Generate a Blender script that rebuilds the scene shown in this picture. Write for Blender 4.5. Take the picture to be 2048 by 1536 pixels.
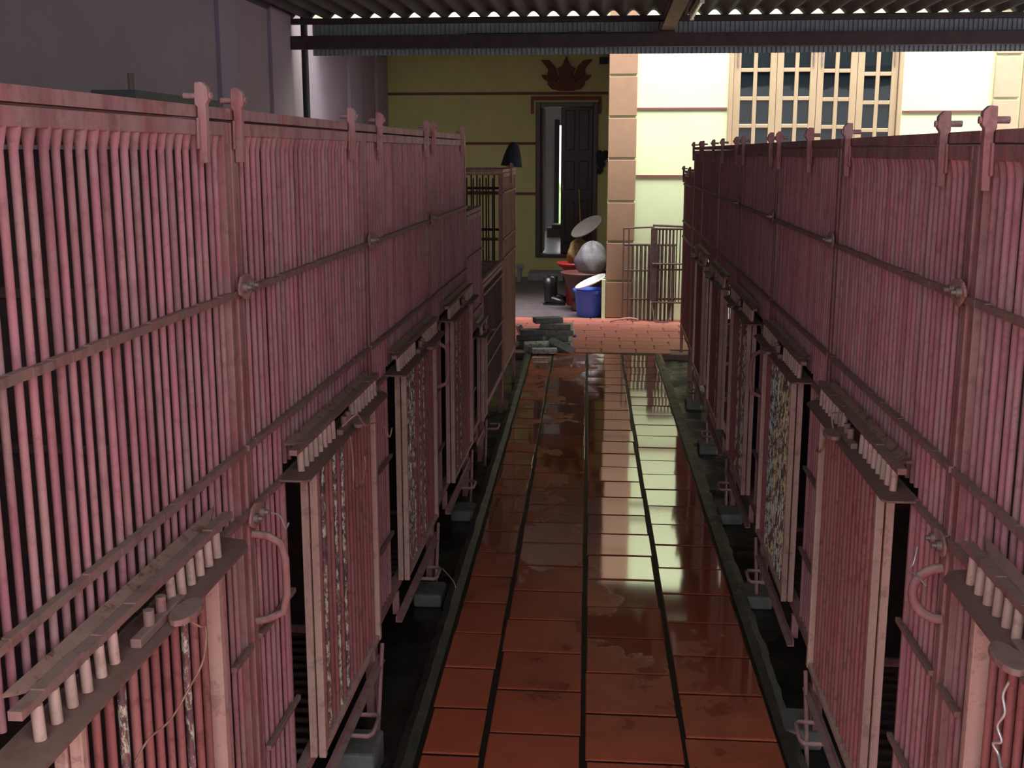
import bpy, math, random
from mathutils import Vector, Matrix
PI = math.pi
S = bpy.context.scene
C = S.collection
for o in list(bpy.data.objects): bpy.data.objects.remove(o)

# ------------------------------------------------------------------ camera
FPX = 2300.0
CAM_H = 1.76
th = math.atan(464 / FPX)
ps = math.atan(198 / FPX * math.cos(th))
fh = Vector((-math.sin(ps), math.cos(ps), 0)); rt = Vector((math.cos(ps), math.sin(ps), 0)); zz = Vector((0, 0, 1))
Fd = fh * math.cos(th) - zz * math.sin(th); Ud = fh * math.sin(th) + zz * math.cos(th)
cd = bpy.data.cameras.new('camera'); cam = bpy.data.objects.new('camera', cd); C.objects.link(cam)
cd.sensor_width = 36.0; cd.lens = FPX / 2048 * 36.0; cd.clip_start = 0.05; cd.clip_end = 200
m = Matrix((rt, Ud, -Fd)).transposed().to_4x4(); m.translation = Vector((0, 0, CAM_H)); cam.matrix_world = m
S.camera = cam

# ------------------------------------------------------------------ sky light and exposure
W = bpy.data.worlds.new('overcast_sky'); S.world = W; W.use_nodes = True
bg = W.node_tree.nodes['Background']
# overcast sky: three to four times brighter overhead than at the horizon
_nt = W.node_tree; _tc = _nt.nodes.new('ShaderNodeTexCoord'); _sx = _nt.nodes.new('ShaderNodeSeparateXYZ'); _mr = _nt.nodes.new('ShaderNodeMapRange')
_nt.links.new(_tc.outputs['Generated'], _sx.inputs[0]); _nt.links.new(_sx.outputs[2], _mr.inputs[0])
for _i, _v in ((1, 0.0), (2, 1.0), (3, .72), (4, 2.4)): _mr.inputs[_i].default_value = _v
_nt.links.new(_mr.outputs[0], bg.inputs[1])
bg.inputs[0].default_value = (1.0, 0.97, 0.99, 1)
# high midday sun behind thin cloud: very soft, it reaches the open strip before the house
sl = bpy.data.lights.new('hazy_sun', 'SUN'); sl.energy = 5.0; sl.angle = math.radians(38); sl.color = (1, .99, .95)
so = bpy.data.objects.new('hazy_sun', sl); C.objects.link(so); so.location = (0, 0, 12)
so.rotation_euler = Vector((-.05, .30, -.95)).to_track_quat('-Z', 'Y').to_euler()
S.view_settings.view_transform = 'Standard'; S.view_settings.look = 'None'
S.view_settings.gamma = 1.0; S.view_settings.use_curve_mapping = False
S.view_settings.exposure = 1.0

# ------------------------------------------------------------------ materials
def newmat(name):
    M = bpy.data.materials.new(name); M.use_nodes = True
    nt = M.node_tree; p = nt.nodes['Principled BSDF']
    return M, nt, p
def nd(nt, t, **k):
    n = nt.nodes.new(t)
    for a, v in k.items(): setattr(n, a, v)
    return n
def noise(nt, scale, detail=4, rough=.6, vec=None, coord='Object', stretch=None):
    tc = nd(nt, 'ShaderNodeTexCoord'); n = nd(nt, 'ShaderNodeTexNoise')
    n.inputs['Scale'].default_value = scale; n.inputs['Detail'].default_value = detail; n.inputs['Roughness'].default_value = rough
    v = tc.outputs[coord]
    if stretch:
        mp = nd(nt, 'ShaderNodeMapping'); mp.inputs['Scale'].default_value = stretch
        nt.links.new(v, mp.inputs[0]); v = mp.outputs[0]
    nt.links.new(v, n.inputs['Vector'])
    return n.outputs['Fac']
def ramp(nt, fac, stops):
    r = nd(nt, 'ShaderNodeValToRGB'); e = r.color_ramp.elements
    while len(e) < len(stops): e.new(0.5)
    for el, (p, c) in zip(e, stops):
        el.position = p; el.color = (c, c, c, 1) if isinstance(c, (int, float)) else (*c, 1)
    nt.links.new(fac, r.inputs[0]); return r.outputs[0]
def mix(nt, fac, a, b):
    n = nd(nt, 'ShaderNodeMix', data_type='RGBA')
    for i, v in ((0, fac), (6, a), (7, b)):
        if hasattr(v, 'links'): nt.links.new(v, n.inputs[i])
        elif isinstance(v, (int, float)): n.inputs[i].default_value = v
        else: n.inputs[i].default_value = (*v, 1)
    return n.outputs[2]
def mth(nt, op, a, b=None, clamp=False):
    n = nd(nt, 'ShaderNodeMath', operation=op, use_clamp=clamp)
    for i, v in ((0, a), (1, b)):
        if v is None: continue
        if hasattr(v, 'links'): nt.links.new(v, n.inputs[i])
        else: n.inputs[i].default_value = v
    return n.outputs[0]
def bump(nt, p, h, strength=.3, dist=.01):
    b = nd(nt, 'ShaderNodeBump'); b.inputs['Strength'].default_value = strength; b.inputs['Distance'].default_value = dist
    nt.links.new(h, b.inputs['Height']); nt.links.new(b.outputs[0], p.inputs['Normal'])

def plain(name, col, rough=.6, var=.12, scale=6, metal=0, bmp=.0, spec=.5):
    M, nt, p = newmat(name)
    n = noise(nt, scale)
    lo = tuple(c * (1 - var) for c in col); hi = tuple(min(1, c * (1 + var)) for c in col)
    nt.links.new(ramp(nt, n, [(.3, lo), (.7, hi)]), p.inputs['Base Color'])
    p.inputs['Roughness'].default_value = rough; p.inputs['Metallic'].default_value = metal
    p.inputs['Specular IOR Level'].default_value = spec
    if bmp: bump(nt, p, noise(nt, scale * 6), bmp, .006)
    return M
def painted(name, red, dust, dust_lo=.45, dust_hi=.75, rust=.0, top=.85, rough=.62):
    """Old red-oxide paint with dry dust lying on it (thick on ledges) and rust spots."""
    M, nt, p = newmat(name)
    tint = ramp(nt, noise(nt, 3.2, 3), [(.3, tuple(c * .82 for c in red)), (.7, tuple(min(1, c * 1.15) for c in red))])
    # streaks running down single bars
    tint = mix(nt, ramp(nt, noise(nt, 34, 2, stretch=(1, 1, .012)), [(.42, 0), (.66, .75)]), tint, tuple(c * .55 for c in red))
    d = ramp(nt, noise(nt, 11, 6, .7, stretch=(1, 1, .35)), [(dust_lo, 0), (dust_hi, 1)])
    g = nd(nt, 'ShaderNodeNewGeometry'); sx = nd(nt, 'ShaderNodeSeparateXYZ'); nt.links.new(g.outputs['Normal'], sx.inputs[0])
    up = ramp(nt, sx.outputs[2], [(.25, 0), (.7, top)])
    fac = mth(nt, 'MAXIMUM', mth(nt, 'MULTIPLY', d, .7), up)
    c = mix(nt, fac, tint, dust)
    if rust:
        r = ramp(nt, noise(nt, 26, 6, .75), [(.52, 0), (.62, 1)])
        c = mix(nt, mth(nt, 'MULTIPLY', r, rust), c, (.13, .055, .035))
    nt.links.new(c, p.inputs['Base Color']); p.inputs['Roughness'].default_value = rough
    p.inputs['Specular IOR Level'].default_value = .35
    bump(nt, p, noise(nt, 120, 4), .35, .002)
    return M
RED = (.52, .205, .245); DUST = (.45, .345, .32)
M_bar = painted('red_oxide_bar_paint', RED, DUST, .42, .74, .3)
M_frame = painted('dusty_frame_paint', (.47, .17, .19), DUST, .38, .68, .35, .9)
M_rail = painted('dust_covered_rail', (.40, .18, .18), (.29, .215, .185), .3, .6, .4, .95)
M_door = painted('worn_door_paint', (.44, .15, .16), (.37, .24, .21), .45, .75, .55)
M_stile = painted('lit_stile_paint', (.68, .40, .36), (.66, .49, .42), .4, .7, .35)  # bar red made paler: light on the camera-facing edges put into the colour
M_tray = painted('brown_tray_plate', (.25, .13, .12), (.22, .145, .125), .3, .6, .3, .8)
M_hood = painted('mottled_rust_hood', (.33, .17, .15), (.36, .25, .21), .4, .6, .9, .5)
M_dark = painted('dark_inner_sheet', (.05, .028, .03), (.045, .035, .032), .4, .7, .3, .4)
M_inner = painted('dark_inner_bars', (.10, .04, .042), (.09, .065, .055), .4, .7, .3, .6)  # much darker red than the front bars; also fronts the lowest cage
M_old = painted('brown_old_paint', (.46, .22, .13), (.46, .31, .21), .4, .7, .4)
def peeled():
    M, nt, p = newmat('peeled_bar_paint')
    n = ramp(nt, noise(nt, 95, 5, .75, stretch=(1, 1, .4)), [(.50, 0), (.56, 1)])
    base = ramp(nt, noise(nt, 20, 5), [(.35, (.10, .06, .08)), (.65, (.34, .15, .16))])
    nt.links.new(mix(nt, n, base, (.72, .74, .62)), p.inputs['Base Color'])
    p.inputs['Roughness'].default_value = .4
    nt.links.new(mth(nt, 'MULTIPLY', n, .25), p.inputs['Metallic'])
    return M
M_peel = peeled()
def peeled_y():
    M, nt, p = newmat('yellowed_peeled_paint')
    n = ramp(nt, noise(nt, 85, 5, .75, stretch=(1, 1, .4)), [(.46, 0), (.54, 1)])
    base = ramp(nt, noise(nt, 20, 5), [(.35, (.06, .04, .05)), (.65, (.26, .12, .11))])
    pc = ramp(nt, noise(nt, 5, 3), [(.4, (.85, .74, .42)), (.62, (.66, .80, .80))])
    nt.links.new(mix(nt, n, base, pc), p.inputs['Base Color']); p.inputs['Roughness'].default_value = .45
    return M
M_peely = peeled_y()
M_steel = plain('dull_bolt_steel', (.34, .27, .27), .45, .3, 40, .5)
M_wire = plain('galvanised_wire', (.72, .72, .74), .35, .1, 20, .6)
M_rwire = plain('rusty_wire', (.42, .24, .17), .7, .3, 30)
M_conc = plain('grey_concrete_block', (.17, .175, .165), .85, .3, 14, 0, .6)
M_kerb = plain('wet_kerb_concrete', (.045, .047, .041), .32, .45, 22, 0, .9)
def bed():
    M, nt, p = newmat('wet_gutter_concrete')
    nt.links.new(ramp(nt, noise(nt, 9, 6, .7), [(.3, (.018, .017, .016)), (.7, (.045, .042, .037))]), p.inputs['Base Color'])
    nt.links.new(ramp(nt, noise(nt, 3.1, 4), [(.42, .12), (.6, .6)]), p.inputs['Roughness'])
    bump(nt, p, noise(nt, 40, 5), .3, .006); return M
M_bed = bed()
def tile(name, c1, c2, wet=True):
    M, nt, p = newmat(name)
    at = nd(nt, 'ShaderNodeAttribute', attribute_name='tint')
    base = mix(nt, at.outputs['Fac'], c1, c2)
    base = mix(nt, ramp(nt, noise(nt, 7, 6, .7), [(.35, 0), (.75, .5)]), base, tuple(c * .62 for c in c1))
    # pale dried scum patches
    base = mix(nt, ramp(nt, noise(nt, 5.3, 6, .75), [(.60, 0), (.78, .42)]), base, (.44, .23, .19))
    tc = nd(nt, 'ShaderNodeTexCoord'); sx = nd(nt, 'ShaderNodeSeparateXYZ'); nt.links.new(tc.outputs['Object'], sx.inputs[0])
    if wet:
        n = noise(nt, 1.9, 6, .6, stretch=(1.25, 1.0, 1))
        yy = nd(nt, 'ShaderNodeMapRange'); nt.links.new(sx.outputs[1], yy.inputs[0])
        for i, v in ((1, 3.0), (2, 5.0), (3, -.17), (4, .15)): yy.inputs[i].default_value = v
        xx = mth(nt, 'MULTIPLY', sx.outputs[0], .26)
        w = mth(nt, 'ADD', mth(nt, 'ADD', n, yy.outputs[0]), xx)
        wetm = ramp(nt, w, [(.50, 0), (.53, 1)])
        damp = ramp(nt, w, [(.40, 0), (.52, 1)])
        base = mix(nt, mth(nt, 'MULTIPLY', damp, .45), base, tuple(c * .45 for c in c1))
        nt.links.new(mix(nt, wetm, ramp(nt, noise(nt, 16), [(.3, .30), (.7, .5)]), (.06, .06, .06)), p.inputs['Roughness'])
        hb = mix(nt, wetm, noise(nt, 60, 5), mth(nt, 'ADD', mth(nt, 'MULTIPLY', noise(nt, 24, 3, stretch=(1, .25, 1)), .10), .45))
        bump(nt, p, hb, .22, .005)
        nt.links.new(ramp(nt, wetm, [(0, .3), (1, .8)]), p.inputs['Specular IOR Level'])
        nt.links.new(wetm, p.inputs['Coat Weight']); p.inputs['Coat Roughness'].default_value = .05; p.inputs['Coat IOR'].default_value = 1.5
    else:
        p.inputs['Roughness'].default_value = .6
        bump(nt, p, noise(nt, 60, 5), .3, .004)
    nt.links.new(base, p.inputs['Base Color'])
    return M
M_tile = tile('wet_terracotta', (.60, .135, .068), (.68, .18, .09))
M_tile2 = tile('sunlit_terracotta', (.45, .14, .10), (.52, .19, .14), False)
M_grout = plain('wet_mortar', (.022, .018, .016), .55, .3, 20, 0, .4, .2)
M_porch = plain('worn_porch_tiles', (.125, .10, .11), .5, .3, 8)
M_wallL = plain('mauve_plaster', (.36, .29, .345), .9, .06, 2)
M_wallP = plain('mauve_pilaster_plaster', (.38, .32, .41), .9, .05, 2)
M_yel = plain('shaded_yellow_plaster', (.62, .62, .27), .9, .06, 3)  # same wall colour as the house front, with porch shade put into it
M_cream = plain('cream_plaster', (.76, .86, .52), .9, .04, 2)
M_quoin = plain('tan_quoin_plaster', (.35, .215, .135), .9, .06, 9)
M_quoin2 = plain('pale_quoin_plaster', (.55, .42, .28), .9, .06, 9)
M_line = plain('dark_red_band', (.22, .07, .06), .8, .1)
M_wframe = plain('beige_window_paint', (.46, .345, .215), .5, .05, 4)
M_dwood = plain('dark_stained_wood', (.035, .018, .016), .4, .3, 12)
M_dframe = plain('dark_door_frame', (.085, .055, .06), .4, .2, 10)
M_lotus = plain('carved_red_brown_plaster', (.16, .06, .045), .7, .3, 20, 0, .5)
M_white = plain('white_room_plaster', (.72, .70, .74), .8, .04)
M_rfloor = plain('pale_room_tiles', (.62, .64, .66), .25, .08, 8)
M_green = plain('garden_green', (.20, .32, .12), .9, .4, 6)
M_roof = plain('asbestos_roof_sheet', (.085, .088, .10), .9, .2, 3)
M_purlin = plain('dark_red_steel', (.06, .032, .034), .6, .3, 8)
M_fringe = plain('grey_blue_ribbed_sheet', (.27, .30, .34), .5, .18, 12)
M_rust = plain('rusty_rafter', (.16, .085, .055), .8, .5, 14, 0, .4)
M_tube = plain('white_lamp_tube', (.85, .85, .82), .3, .02)
M_blue = plain('blue_plastic', (.06, .16, .85), .35, .05)
M_redp = plain('red_plastic', (.42, .03, .03), .4, .05)
M_terra = plain('brown_basin_plastic', (.14, .055, .04), .5, .15)
M_bag = plain('cloudy_plastic_sack', (.22, .21, .235), .35, .2, 14, 0, .7)
M_ybag = plain('ochre_plastic_sack', (.26, .17, .065), .45, .35, 16, 0, .7)
M_woven = plain('woven_tray_fibre', (.15, .13, .115), .8, .25, 60, 0, .8)
M_whitep = plain('white_plastic', (.85, .85, .82), .35, .03)
M_rubber = plain('black_rubber', (.012, .012, .013), .35, .2)
M_stone = plain('grey_slate', (.20, .21, .22), .8, .35, 12, 0, .6)
M_stoneL = plain('pale_grey_slate', (.36, .38, .36), .8, .35, 14, 0, .6)
M_marble = plain('speckled_white_slab', (.55, .56, .56), .5, .6, 30, 0, .2)
M_cloth = plain('dark_felt', (.03, .033, .045), .95, .3, 10)
M_rackm = plain('rusty_brown_steel', (.11, .068, .058), .7, .4, 20)
M_hose = plain('pinkish_hose', (.50, .28, .25), .6, .2)
M_pipe = plain('black_pipe', (.02, .022, .03), .5, .2)
M_bamb = plain('yellow_bamboo', (.45, .33, .08), .6, .2)
M_stepc = plain('grey_step_concrete', (.30, .30, .33), .8, .2, 8)
def glass():
    M, nt, p = newmat('dark_window_glass')
    p.inputs['Base Color'].default_value = (.012, .018, .022, 1); p.inputs['Roughness'].default_value = .03
    n = noise(nt, 3, 2); bump(nt, p, n, .02, .05); return M
M_glass = glass()
M_plate = plain('dusty_clamp_plate', (.44, .24, .22), .7, .3, 30, 0, .5)

# ------------------------------------------------------------------ mesh helpers
class MB:
    def __init__(s): s.v = []; s.f = []; s.m = []; s.sm = []
    def add(s, vs, fs, mi=0, smooth=False):
        b = len(s.v); s.v += [tuple(v) for v in vs]
        for f in fs: s.f.append(tuple(b + i for i in f)); s.m.append(mi); s.sm.append(smooth)
    def box(s, a, b, mi=0, M=None):
        x0, x1 = sorted((a[0], b[0])); y0, y1 = sorted((a[1], b[1])); z0, z1 = sorted((a[2], b[2]))
        vs = [(x0, y0, z0), (x1, y0, z0), (x1, y1, z0), (x0, y1, z0), (x0, y0, z1), (x1, y0, z1), (x1, y1, z1), (x0, y1, z1)]
        if M: vs = [M @ Vector(v) for v in vs]
        s.add(vs, [(3, 2, 1, 0), (4, 5, 6, 7), (0, 1, 5, 4), (1, 2, 6, 5), (2, 3, 7, 6), (3, 0, 4, 7)], mi); return s
    def cyl(s, p0, p1, r, n=8, mi=0, r1=None, cap=True):
        return s.tube([p0, p1], r, n, mi, cap, r1)
    def tube(s, path, r, n=8, mi=0, cap=True, r1=None):
        P = [Vector(p) for p in path]; k = len(P); vs = []
        ref = None
        for i in range(k):
            t = (P[min(i + 1, k - 1)] - P[max(i - 1, 0)]).normalized()
            if ref is None:
                ref = Vector((0, 0, 1)) if abs(t.z) < .9 else Vector((1, 0, 0))
            a = t.cross(ref)
            if a.length < 1e-4: a = t.cross(Vector((0, 1, .1)))
            a.normalize(); b = t.cross(a).normalized(); ref = a.cross(t) if k > 2 else ref
            rr = r if r1 is None else r + (r1 - r) * i / (k - 1)
            for j in range(n):
                an = 2 * PI * j / n; vs.append(P[i] + (a * math.cos(an) + b * math.sin(an)) * rr)
        fs = []
        for i in range(k - 1):
            for j in range(n):
                fs.append((i * n + j, i * n + (j + 1) % n, (i + 1) * n + (j + 1) % n, (i + 1) * n + j))
        s.add(vs, fs, mi, True)
        if cap:
            s.add(vs[:n], [tuple(range(n))[::-1]], mi); s.add(vs[-n:], [tuple(range(n))], mi)
        return s
    def prism(s, pts, h0, h1, fn, mi=0):
        """polygon pts (a,b) extruded from h0 to h1; fn(a,b,h) -> xyz"""
        n = len(pts); vs = [fn(a, b, h0) for a, b in pts] + [fn(a, b, h1) for a, b in pts]
        s.add(vs, [tuple(range(n))[::-1], tuple(range(n, 2 * n))] + [(i, (i + 1) % n, n + (i + 1) % n, n + i) for i in range(n)], mi); return s
    def lathe(s, prof, c, n=24, mi=0, M=None):
        vs = []
        for r, z in prof:
            for j in range(n):
                a = 2 * PI * j / n; v = Vector((r * math.cos(a), r * math.sin(a), z))
                if M: v = M @ v
                vs.append(Vector(c) + v)
        fs = [(i * n + j, i * n + (j + 1) % n, (i + 1) * n + (j + 1) % n, (i + 1) * n + j) for i in range(len(prof) - 1) for j in range(n)]
        s.add(vs, fs, mi, True); return s
    def build(s, name, mats, parent=None, bevel=0, flip=False):
        me = bpy.data.meshes.new(name); me.from_pydata(s.v, [], s.f)
        if not isinstance(mats, (list, tuple)): mats = [mats]
        for x in mats: me.materials.append(x)
        me.polygons.foreach_set('material_index', s.m); me.polygons.foreach_set('use_smooth', s.sm)
        me.update()
        import bmesh
        bm = bmesh.new(); bm.from_mesh(me); bmesh.ops.recalc_face_normals(bm, faces=bm.faces); bm.to_mesh(me); bm.free()
        o = bpy.data.objects.new(name, me); C.objects.link(o)
        if parent: o.parent = parent
        if bevel:
            b = o.modifiers.new('bevel', 'BEVEL'); b.width = bevel; b.segments = 2; b.limit_method = 'ANGLE'
        return o
def empty(name, loc, rz=0):
    o = bpy.data.objects.new(name, None); C.objects.link(o); o.location = loc; o.rotation_euler = (0, 0, rz); o.empty_display_size = .1; return o
def tag(o, label, cat, group=None):
    o['label'] = label; o['category'] = cat
    if group: o['group'] = group
    return o
def struct(o, label=None):
    o['kind'] = 'structure'
    if label: o['label'] = label
    return o

# ================================================================== SETTING
XW = -3.15
def xc(y): return -.0185 * (y - 3.05)
# ground: one concrete bed below everything
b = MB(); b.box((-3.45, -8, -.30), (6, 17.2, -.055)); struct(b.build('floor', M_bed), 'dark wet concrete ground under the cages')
# mortar bed under path tiles
b = MB()
for y0, y1 in ((-3, 10.12),):
    vs = [(xc(y0) - .575, y0, -.2), (xc(y0) + .575, y0, -.2), (xc(y1) + .585, y1, -.2), (xc(y1) - .585, y1, -.2)]
    vs += [(x, y, -.0038) for x, y, _ in vs]
    b.add(vs, [(4, 5, 6, 7), (0, 1, 5, 4), (1, 2, 6, 5), (2, 3, 7, 6), (3, 0, 4, 7)])
struct(b.build('floor_mortar_bed', M_grout), 'dark mortar between the terracotta path tiles')
def tile_mesh(name, rects, mat, rnd, label, zt=.0, jit=.0012):
    vs = []; fs = []; tint = []
    for (p, cen) in rects:
        t = rnd.random(); dz = rnd.uniform(-jit, jit); tx = rnd.uniform(-.005, .005); ty = rnd.uniform(-.006, .006)
        base = len(vs)
        for k, (ins, z) in enumerate(((0, -.06), (0, -.002), (.004, .0))):
            for (x, y) in p:
                dx, dy = x - cen[0], y - cen[1]
                l = math.hypot(dx, dy); f = 1 - ins * 1.4 / l
                X, Y = cen[0] + dx * f, cen[1] + dy * f
                vs.append((X, Y, zt + z + (dz + tx * dx + ty * dy if k else 0)))
        for k in (0, 1):
            for j in range(4):
                fs.append((base + k * 4 + j, base + k * 4 + (j + 1) % 4, base + k * 4 + 4 + (j + 1) % 4, base + k * 4 + 4 + j)); tint.append(t)
        fs.append((base + 8, base + 9, base + 10, base + 11)); tint.append(t)
    me = bpy.data.meshes.new(name); me.from_pydata(vs, [], fs); me.materials.append(mat)
    at = me.attributes.new('tint', 'FLOAT', 'FACE'); at.data.foreach_set('value', tint)
    o = bpy.data.objects.new(name, me); C.objects.link(o); struct(o, label); return o
rnd = random.Random(5)
cols = [(-.535, -.360, .105), (-.343, -.062, -.045), (-.043, .244, .105), (.263, .538, -.03)]
rects = []
for ci, (xa, xb, off) in enumerate(cols):
    y = .06 + off - 3 * .295
    while y < 10.05:
        y1 = y + .295; j = rnd.uniform(.005, .0075)
        ya, yb = y + j, min(y1 - j, 10.12)
        xa2, xb2 = xa + rnd.uniform(-.004, .004), xb + rnd.uniform(-.004, .004)
        if yb - ya > .06:
            p = [(xc(ya) + xa2, ya), (xc(ya) + xb2, ya), (xc(yb) + xb2, yb), (xc(yb) + xa2, yb)]
            rects.append((p, (sum(q[0] for q in p) / 4, sum(q[1] for q in p) / 4)))
        y = y1
tile_mesh('floor_path', rects, M_tile, rnd, 'wet terracotta tile path between the two cage rows')
# transverse tiles of the yard in front of the house
rects = []; rows = 10; y = 10.17; k = 0
while y < 12.36:
    x = -3.2 + (.16 if k % 2 else 0) + rnd.uniform(-.03, .03)
    while x < 5.2:
        p = [(x + .007, y + .006), (x + .307, y + .006), (x + .307, y + .214), (x + .007, y + .214)]
        if not ((x > .40 and y < 10.2) or (x + .3 < -.66 and y < 10.3)):
            rects.append((p, (x + .157, y + .11)))
        x += .314
    y += .22; k += 1
tile_mesh('floor_yard', rects, M_tile2, rnd, 'pinkish terracotta tiles in running bond before the house')
b = MB(); b.box((-3.25, 10.16, -.2), (5.2, 12.44, -.010)); struct(b.build('floor_yard_bed', plain('yard_mortar', (.26, .17, .14), .8, .2)), 'mortar of the yard tiles')
b = MB(); b.box((-3.25, 12.40, -.2), (-.03, 16.5, -.002)); struct(b.build('floor_porch', M_porch), 'dull greyish porch floor before the dark door')
# kerbs along both gutters
for side, nm in ((-1, 'left'), (1, 'right')):
    b = MB(); rr = random.Random(3 + side); N = 150; prev = None
    for i in range(N + 1):
        y = .0 + 10.12 * i / N; x0 = xc(y) + side * .545; w = .062 + rr.uniform(-.005, .005); h = .008 + rr.uniform(-.004, .006)
        ring = [(x0, y, -.12), (x0 + side * .004, y, h * .5 - .004), (x0 + side * w * .55, y, h), (x0 + side * w, y, h - .010), (x0 + side * (w + .004), y, -.14)]
        b.v += ring
        if prev is not None:
            for j in range(4):
                b.f.append((prev + j, prev + j + 1, len(b.v) - 5 + j + 1, len(b.v) - 5 + j)); b.m.append(0); b.sm.append(False)
        prev = len(b.v) - 5
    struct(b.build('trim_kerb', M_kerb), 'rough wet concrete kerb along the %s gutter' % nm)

# left wall with pilasters
b = MB(); b.box((XW - .2, -2.5, -.3), (XW, 16.7, 4.2)); struct(b.build('wall_left', M_wallL), 'mauve plastered wall behind the left cages')
for k, (ya, yb) in enumerate(((9.28, 9.70), (10.72, 11.40), (13.95, 14.6), (15.6, 16.3))):
    b = MB(); b.box((XW, ya, -.05), (XW + .035, yb, 3.4)); struct(b.build('trim_%d' % (k + 1), M_wallP), 'mauve pilaster on the left wall')
b = MB(); b.cyl((XW + .13, 11.53, -.05), (XW + .13, 11.53, 3.2), .035, 12)
tag(b.build('drainpipe', M_pipe), 'black drainpipe upright against the left mauve wall', 'pipe')
# rear (porch) wall with its door opening
YP = 16.5; XD0, XD1, ZD0, ZD1 = -1.056, -.188, 0.285, 2.438
b = MB()
b.box((XW, YP, -.3), (XD0, YP + .2, 4)); b.box((XD1, YP, -.3), (.4, YP + .2, 4)); b.box((XD0, YP, -.3), (XD1, YP + .2, ZD0)); b.box((XD0, YP, ZD1), (XD1, YP + .2, 4))
struct(b.build('wall_back', M_yel), 'shaded yellow porch wall with the dark door')
for k, (xa, xb, z) in enumerate(((XW, -.05, 2.561), (XW, XD0, 1.878), (XW, XD0, 1.18))):
    b = MB(); b.box((xa, YP - .015, z - .018), (xb, YP + .0, z + .018)); struct(b.build('trim_%d' % (5 + k), M_line), 'dark red band across the yellow porch wall')
b = MB(); b.box((-1.126, YP - .03, 2.469), (-.146, YP, 2.52)); b.box((-1.126, YP - .03, 2.284), (-1.087, YP, 2.469)); b.box((-.185, YP - .03, 2.284), (-.146, YP, 2.469))
struct(b.build('trim_8', M_line), 'dark red hood moulding over the porch door')
# door
dr = empty('door_1', (0, YP, ZD0)); struct(dr, 'half open dark wooden porch door'); 
b = MB(); b.box((XD0, -.04, 0), (XD0 + .065, .2, ZD1 - ZD0)); b.box((XD1 - .065, -.04, 0), (XD1, .2, ZD1 - ZD0)); b.box((XD0 + .065, -.04, ZD1 - ZD0 - .06), (XD1 - .065, .2, ZD1 - ZD0)); b.box((XD0 + .065, -.04, 0), (XD1 - .065, .2, .045))
b.build('door_frame', M_dframe, dr, .008)
b = MB(); x0, x1 = -.70, XD1 - .066; b.box((x0, .03, .046), (x1, .07, ZD1 - ZD0 - .062))
for (xa, xb) in ((x0 + .06, x0 + .19), (x0 + .25, x1 - .06)):
    for (za, zb) in ((.2, .8), (.95, 1.35), (1.5, 2.05)): b.box((xa, .015, za), (xb, .032, zb))
lf = b.build('door_leaf', M_dwood, dr, .01)
b = MB(); b.cyl((x0 + .03, .035, 1.0), (x0 + .03, -.02, 1.0), .012, 10); b.cyl((x0 + .03, -.02, .93), (x0 + .03, -.02, 1.07), .008, 10); b.build('door_handle', M_steel, lf)
b = MB(); b.box((XD0 + .066, .10, .05), (XD0 + .10, .62, ZD1 - ZD0 - .065)); b.build('door_leaf', M_dframe, dr, .008)
# room behind the door: white walls, pale floor, open far doorway to a bright garden
b = MB(); b.box((-3, YP + .2, ZD0 - .1), (1.2, 22.2, ZD0 + .0)); struct(b.build('floor_room', M_rfloor), 'pale floor of the room behind the door')
b = MB(); b.box((-3, YP + .2, 3.0), (1.2, 22.2, 3.1)); struct(b.build('ceiling_room', M_white))
b = MB(); b.box((1.1, YP + .2, ZD0), (1.2, 22.2, 3.0)); struct(b.build('wall_room_right', M_white))
b = MB(); b.box((-3.1, YP + .2, ZD0), (-3.0, 22.2, 3.0)); struct(b.build('wall_room_left', M_white))
YB = 22.0
b = MB(); b.box((-3, YB, ZD0), (-1.42, YB + .2, 3)); b.box((-1.24, YB, ZD0), (-.98, YB + .2, 3.0)); b.box((-.80, YB, ZD0), (1.2, YB + .2, 3)); b.box((-1.42, YB, 2.35), (-1.24, YB + .2, 3)); b.box((-.98, YB, 2.25), (-.80, YB + .2, 3))
struct(b.build('wall_room_back', M_white))
b = MB(); b.box((-1.05, YB - .05, ZD0), (-.965, YB - .0, 2.35)); b.box((-1.25, YB - .05, ZD0), (-1.225, YB, 2.35)); struct(b.build('trim_9', M_dframe))
b = MB(); b.box((-4, 27, -.3), (3, 27.3, 1.05)); struct(b.build('wall_garden', M_green), 'green hedge far beyond the open room')
b = MB(); b.box((-1.10, 20.4, ZD0), (-.66, 20.9, ZD0 + .16)); b.box((-1.02, 20.45, ZD0 + .16), (-.7, 20.85, ZD0 + .22)); tag(b.build('bench', M_dframe), 'low dark bench glimpsed inside through the open door', 'bench')
# porch side wall and ceiling
b = MB(); b.box((-.03, 12.62, -.3), (.17, 16.5, 4)); struct(b.build('wall_porch', M_yel), 'yellow return wall at the right of the porch')
b = MB(); b.box((XW, 12.42, 3.10), (.18, 12.62, 4.6)); struct(b.build('wall_above_porch', M_cream), 'cream wall above the porch opening')
b = MB(); b.box((XW, 12.62, 3.12), (.2, 16.7, 3.3)); struct(b.build('ceiling_porch', M_white), 'porch ceiling')
b = MB(); b.box((-1.13, 16.0, 0), (-.64, 16.5, .10)); struct(b.build('trim_10', M_stepc), 'grey concrete step under the porch door')
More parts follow.
